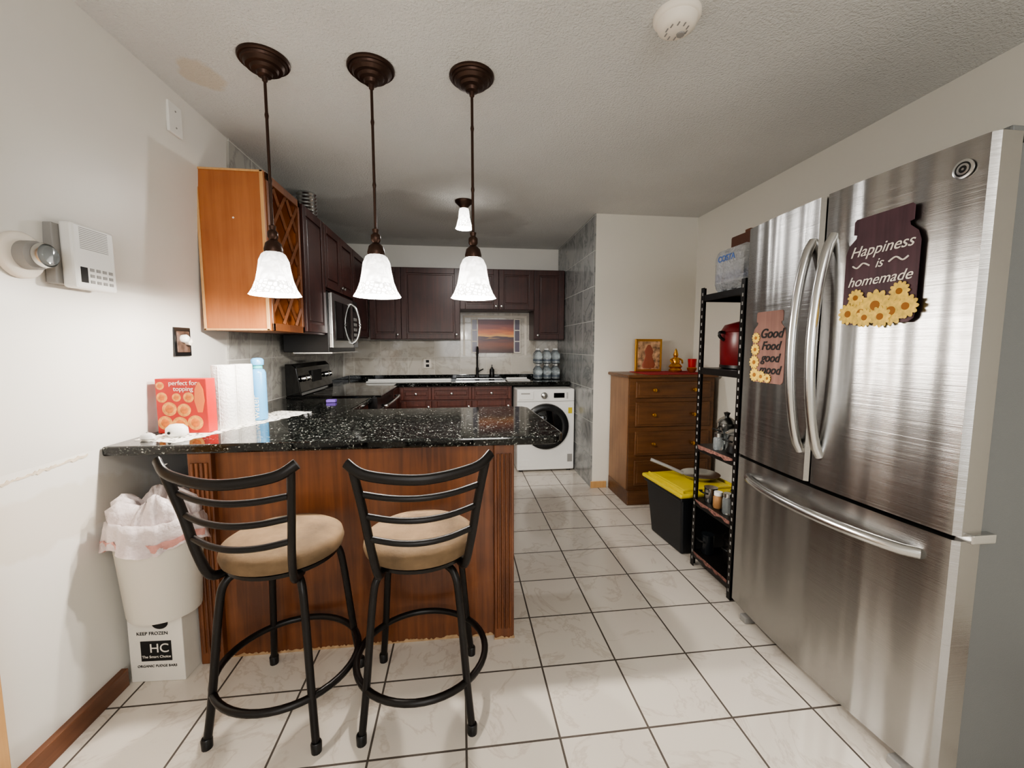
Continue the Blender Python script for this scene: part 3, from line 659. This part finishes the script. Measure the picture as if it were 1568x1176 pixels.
lathe('body',[(.03,0),(.036,.005),(.036,.24),(.03,.255),(.018,.262)],bl,g); lathe('collar',[(.022,.262),(.022,.28)],mat('collar_teal',srgb(90,190,190),.3),g); lathe('cap',[(.028,.28),(.029,.305),(.02,.314),(.001,.316)],bl,g)
text('lettering','water',.05,M['cream'],g,(.013,-.0365,.07),(math.pi/2,-math.pi/2,0))
def lace():
    m=D.materials.new('white_lace'); m.use_nodes=True; nt=m.node_tree; n=nt.nodes; l=nt.links; p=n['Principled BSDF']; p.inputs['Base Color'].default_value=srgb(238,235,226); p.inputs['Roughness'].default_value=.9
    tc=n.new('ShaderNodeTexCoord'); v=n.new('ShaderNodeTexVoronoi'); v.inputs['Scale'].default_value=48; l.new(tc.outputs['Object'],v.inputs['Vector'])
    c=n.new('ShaderNodeMath'); c.operation='GREATER_THAN'; c.inputs[1].default_value=.34; l.new(v.outputs['Distance'],c.inputs[0]); l.new(c.outputs[0],p.inputs['Alpha']); return m
g=group('lace_runner')
A=Vector((-1.24,1.78)); B=Vector((-.98,2.52)); d=(B-A).normalized(); nn=Vector((-d.y,d.x)); 
poly=[]; N=60
for i in range(N+1): 
    t=i/N; q=A+(B-A)*t-nn*(.14+.014*abs(math.sin(t*math.pi*10))); poly.append((max(q.x,-1.32),q.y))
for i in range(N+1): 
    t=1-i/N; q=A+(B-A)*t+nn*(.06+.014*abs(math.sin(t*math.pi*10))); poly.append((max(q.x,-1.32),q.y))
prism('lace',poly,T-.0006,T-.0001,lace(),g)
g=group('air_freshener',(-1.175,1.86,T)); lathe('body',[(.03,0),(.042,.012),(.04,.035),(.025,.05),(.001,.054)],M['white'],g,sq=(1,.75)); lathe('vent',[(.006,0),(.006,.002)],M['ink'],g,(-.01,-.033,.02),10,rot=rf)
g=group('wireless_mouse',(-1.245,1.80,T)); lathe('body',[(.02,0),(.028,.006),(.025,.02),(.012,.028),(.001,.029)],mat('pearl',srgb(200,198,196),.3),g,sq=(1,.7)); lathe('wheel',[(.005,.024),(.005,.031),(.001,.032)],M['grey'],g,n=12)
g=group('sponge',(-.86,2.88,T)); box('foam',-.03,.03,-.02,.02,0,.02,mat('purple_foam',srgb(110,80,170),.8),g,.004)

# ------------------------------------------------------------ left wall fittings
g=group('fire_strobe_alarm',(wx(1.55),1.435,1.55))
ry=(0,math.pi/2,0)
lathe('back_plate',[(.068,0),(.068,.012),(.062,.018),(.045,.02)],M['cream'],g,n=40,rot=ry); lathe('neck',[(.042,.018),(.042,.05),(.03,.06)],M['grey'],g,rot=ry); lathe('lens',[(.030,.055),(.033,.075),(.026,.088),(.001,.092)],M['glass'],g,rot=ry)
lathe('bezel_',[(.034,.06),(.037,.072),(.034,.08)],M['steel2'],g,rot=ry)
g=group('security_keypad',(wx(1.57),1.595,1.57))
box('back_box',0,.03,-.085,.03,-.09,.10,M['grey'],g,.003); box('unit',.03,.07,-.065,.10,-.10,.11,M['white'],g,.008)
for k in range(12): box('speaker_slot',.0695,.0708,-.04,.07,.03+k*.006,.032+k*.006,M['grey'],g)
for k in range(3):
    for j in range(4): box('key',.0695,.072,-.01+j*.025,.005+j*.025,-.08+k*.02,-.07+k*.02,M['grey'],g)
box('keypad_window',.0695,.0715,-.045,-.02,-.08,-.03,M['ink'],g)
g=group('blank_cover_plate',(wx(2.30),2.12,2.28)); box('plate',-.003,.01,-.045,.045,-.06,.07,M['white'],g,.003); 
for z in (-.03,.04): lathe('screw',[(.004,0),(.004,.002)],M['grey'],g,(.01,0,z),10,rot=ry)
g=group('wall_light_switch',(wx(1.3),2.16,1.30)); box('frame',0,.008,-.06,.06,-.068,.068,M['black'],g,.003); box('plate',.006,.012,-.045,.045,-.05,.05,mat('ornate_plate',srgb(90,70,60),.4,var=.6,vscale=40),g,.003)
lathe('plug',[(.018,0),(.02,.02),(.012,.03),(.001,.032)],M['white'],g,(.01,-.01,.015),16,rot=ry); lathe('night_light',[(.015,0),(.017,.02),(.001,.028)],M['cream'],g,(.01,.02,.0),16,rot=ry)
# ------------------------------------------------------------ ceiling fittings
g=group('smoke_detector',(.75,1.45,H),0)
lathe('base',[(.078,0),(.078,-.012),(.07,-.02)],M['cream'],g); lathe('cover',[(.068,-.018),(.062,-.04),(.045,-.05),(.001,-.052)],M['cream'],g); lathe('button',[(.014,-.05),(.013,-.056),(.001,-.057)],M['grey'],g,(.02,.01,0))
for i in range(10):
    a=i*.628; box('vent',-.002,.002,-.008,.008,-.0515,-.049,M['grey'],g).location=(.035*math.cos(a),.035*math.sin(a),-.051)
def shade_mat():
    m=D.materials.new('frosted_glass_shade'); m.use_nodes=True; nt=m.node_tree; n=nt.nodes; l=nt.links; p=n['Principled BSDF']
    p.inputs['Base Color'].default_value=(.95,.93,.9,1); p.inputs['Roughness'].default_value=.35
    tc=n.new('ShaderNodeTexCoord'); v=n.new('ShaderNodeTexVoronoi'); v.inputs['Scale'].default_value=60; v.feature='DISTANCE_TO_EDGE'; l.new(tc.outputs['Object'],v.inputs['Vector'])
    sp=n.new('ShaderNodeSeparateXYZ'); l.new(tc.outputs['Object'],sp.inputs[0])
    mr=n.new('ShaderNodeMapRange'); mr.inputs[1].default_value=0; mr.inputs[2].default_value=.2; mr.inputs[3].default_value=1.3; mr.inputs[4].default_value=7; l.new(v.outputs['Distance'],mr.inputs[0])
    gt=n.new('ShaderNodeMath'); gt.operation='GREATER_THAN'; gt.inputs[1].default_value=.055; l.new(sp.outputs[2],gt.inputs[0])
    nz=n.new('ShaderNodeTexNoise'); nz.inputs['Scale'].default_value=28; nz.inputs['Distortion'].default_value=1.5; l.new(tc.outputs['Object'],nz.inputs['Vector'])
    up=n.new('ShaderNodeMapRange'); up.inputs[1].default_value=.055; up.inputs[2].default_value=.17; up.inputs[3].default_value=4.5; up.inputs[4].default_value=1.2; l.new(sp.outputs[2],up.inputs[0])
    ml=n.new('ShaderNodeMath'); ml.operation='MULTIPLY'; l.new(up.outputs[0],ml.inputs[0])
    nr=n.new('ShaderNodeMapRange'); nr.inputs[1].default_value=.35; nr.inputs[2].default_value=.65; nr.inputs[3].default_value=.75; nr.inputs[4].default_value=1.3; l.new(nz.outputs[0],nr.inputs[0]); l.new(nr.outputs[0],ml.inputs[1])
    mx=n.new('ShaderNodeMix'); l.new(gt.outputs[0],mx.inputs[0]); l.new(mr.outputs[0],mx.inputs[2]); l.new(ml.outputs[0],mx.inputs[3])
    p.inputs['Emission Color'].default_value=(1,.96,.90,1); l.new(mx.outputs[0],p.inputs['Emission Strength']); return m
SH=shade_mat()
def pt(parent,loc,e,r=.03,c=(1,.94,.86)):
    L=D.lights.new('bulb','POINT'); L.energy=e; L.shadow_soft_size=r; L.color=c; o=D.objects.new('bulb',L); SC.collection.objects.link(o); o.parent=parent; o.location=loc
for x,y in ((-.76,1.86),(-.35,1.86),(.06,1.86)):
    g=group('pendant_lamp',(x,y,0)); b=M['bronze']
    lathe('canopy',[(.094,H),(.094,H-.008),(.090,H-.013),(.083,H-.013),(.080,H-.020),(.074,H-.022),(.066,H-.034),(.052,H-.036),(.046,H-.046),(.03,H-.050),(.026,H-.062),(.012,H-.066),(.010,H-.08),(.006,H-.085)],b,g,smooth=25)
    tube('rod',[(0,0,H-.05),(0,0,1.75)],.0058,b,g,k=1)
    for z in (2.2,1.95): lathe('rod_joint',[(.006,z-.012),(.008,z),(.006,z+.012)],b,g,n=12)
    lathe('socket_cup',[(.006,1.775),(.014,1.77),(.011,1.755),(.02,1.745),(.02,1.725),(.013,1.715),(.03,1.70),(.036,1.675),(.034,1.655)],b,g)
    lathe('glass_shade_',[(.033,.175),(.045,.165),(.056,.14),(.062,.10),(.070,.06),(.083,.025),(.098,.0),(.094,.002),(.079,.027),(.066,.062),(.058,.10),(.052,.14),(.03,.17)],SH,g,(0,0,1.49),n=64,flute=.012,fn=12)
    pt(g,(0,0,1.50),30,.022)
g=group('ceiling_lamp',(.04,3.38,0)); b=M['bronze']
lathe('canopy',[(.07,H),(.07,H-.012),(.05,H-.03),(.03,H-.05),(.03,H-.07)],b,g)
lathe('glass_shade_',[(.035,.15),(.04,.13),(.045,.08),(.06,.02),(.068,0),(.06,.004),(.04,.08),(.03,.14)],SH,g,(0,0,H-.21),n=48)
pt(g,(0,0,H-.21),20,.03,(1,.98,.95))

# ------------------------------------------------------------ added fill lights and window frame behind the camera
g=group('fill_window_frame');  # unseen window frame, added around the rear fill light
for a in ((-.6,-.55,.9,2.1),(1.35,1.4,.9,2.1),(.37,.42,.9,2.1)): box('jamb',a[0],a[1],-2.60,-2.55,a[2],a[3],M['white'],g)
for z in (.86,2.08): box('rail',-.6,1.4,-2.60,-2.53,z,z+.05,M['white'],g)
def area(nm,loc,rot,sx,sy,e,c):
    L=D.lights.new(nm,'AREA'); L.shape='RECTANGLE'; L.size=sx; L.size_y=sy; L.energy=e; L.color=c; o=D.objects.new(nm,L); SC.collection.objects.link(o); o.location=loc; o.rotation_euler=rot
area('rear_fill',(.4,-2.5,1.5),(math.pi/2,0,0),1.9,1.15,38,(.96,.98,1))  # added soft fill from behind the camera
area('overhead_fill',(.2,-.9,2.38),(0,0,0),.5,.5,20,(1,.96,.90))  # added overhead fill, out of view
w=D.worlds.new('world'); SC.world=w; w.use_nodes=True; w.node_tree.nodes['Background'].inputs[0].default_value=(.9,.93,1,1); w.node_tree.nodes['Background'].inputs[1].default_value=.3

# ------------------------------------------------------------ camera
cam=D.cameras.new('camera'); co=D.objects.new('camera',cam); SC.collection.objects.link(co); SC.camera=co
f=635.; th=math.atan(58/f); ps=math.atan(79*math.cos(th)/f)
cam.sensor_width=36; cam.lens=36*f/1568; cam.clip_start=.02
co.location=(0,0,1.28); co.rotation_euler=(math.pi/2-th,0,-ps)
SC.view_settings.view_transform='AgX'
try: SC.view_settings.look='AgX - Medium High Contrast'
except Exception: pass
SC.view_settings.exposure=.22
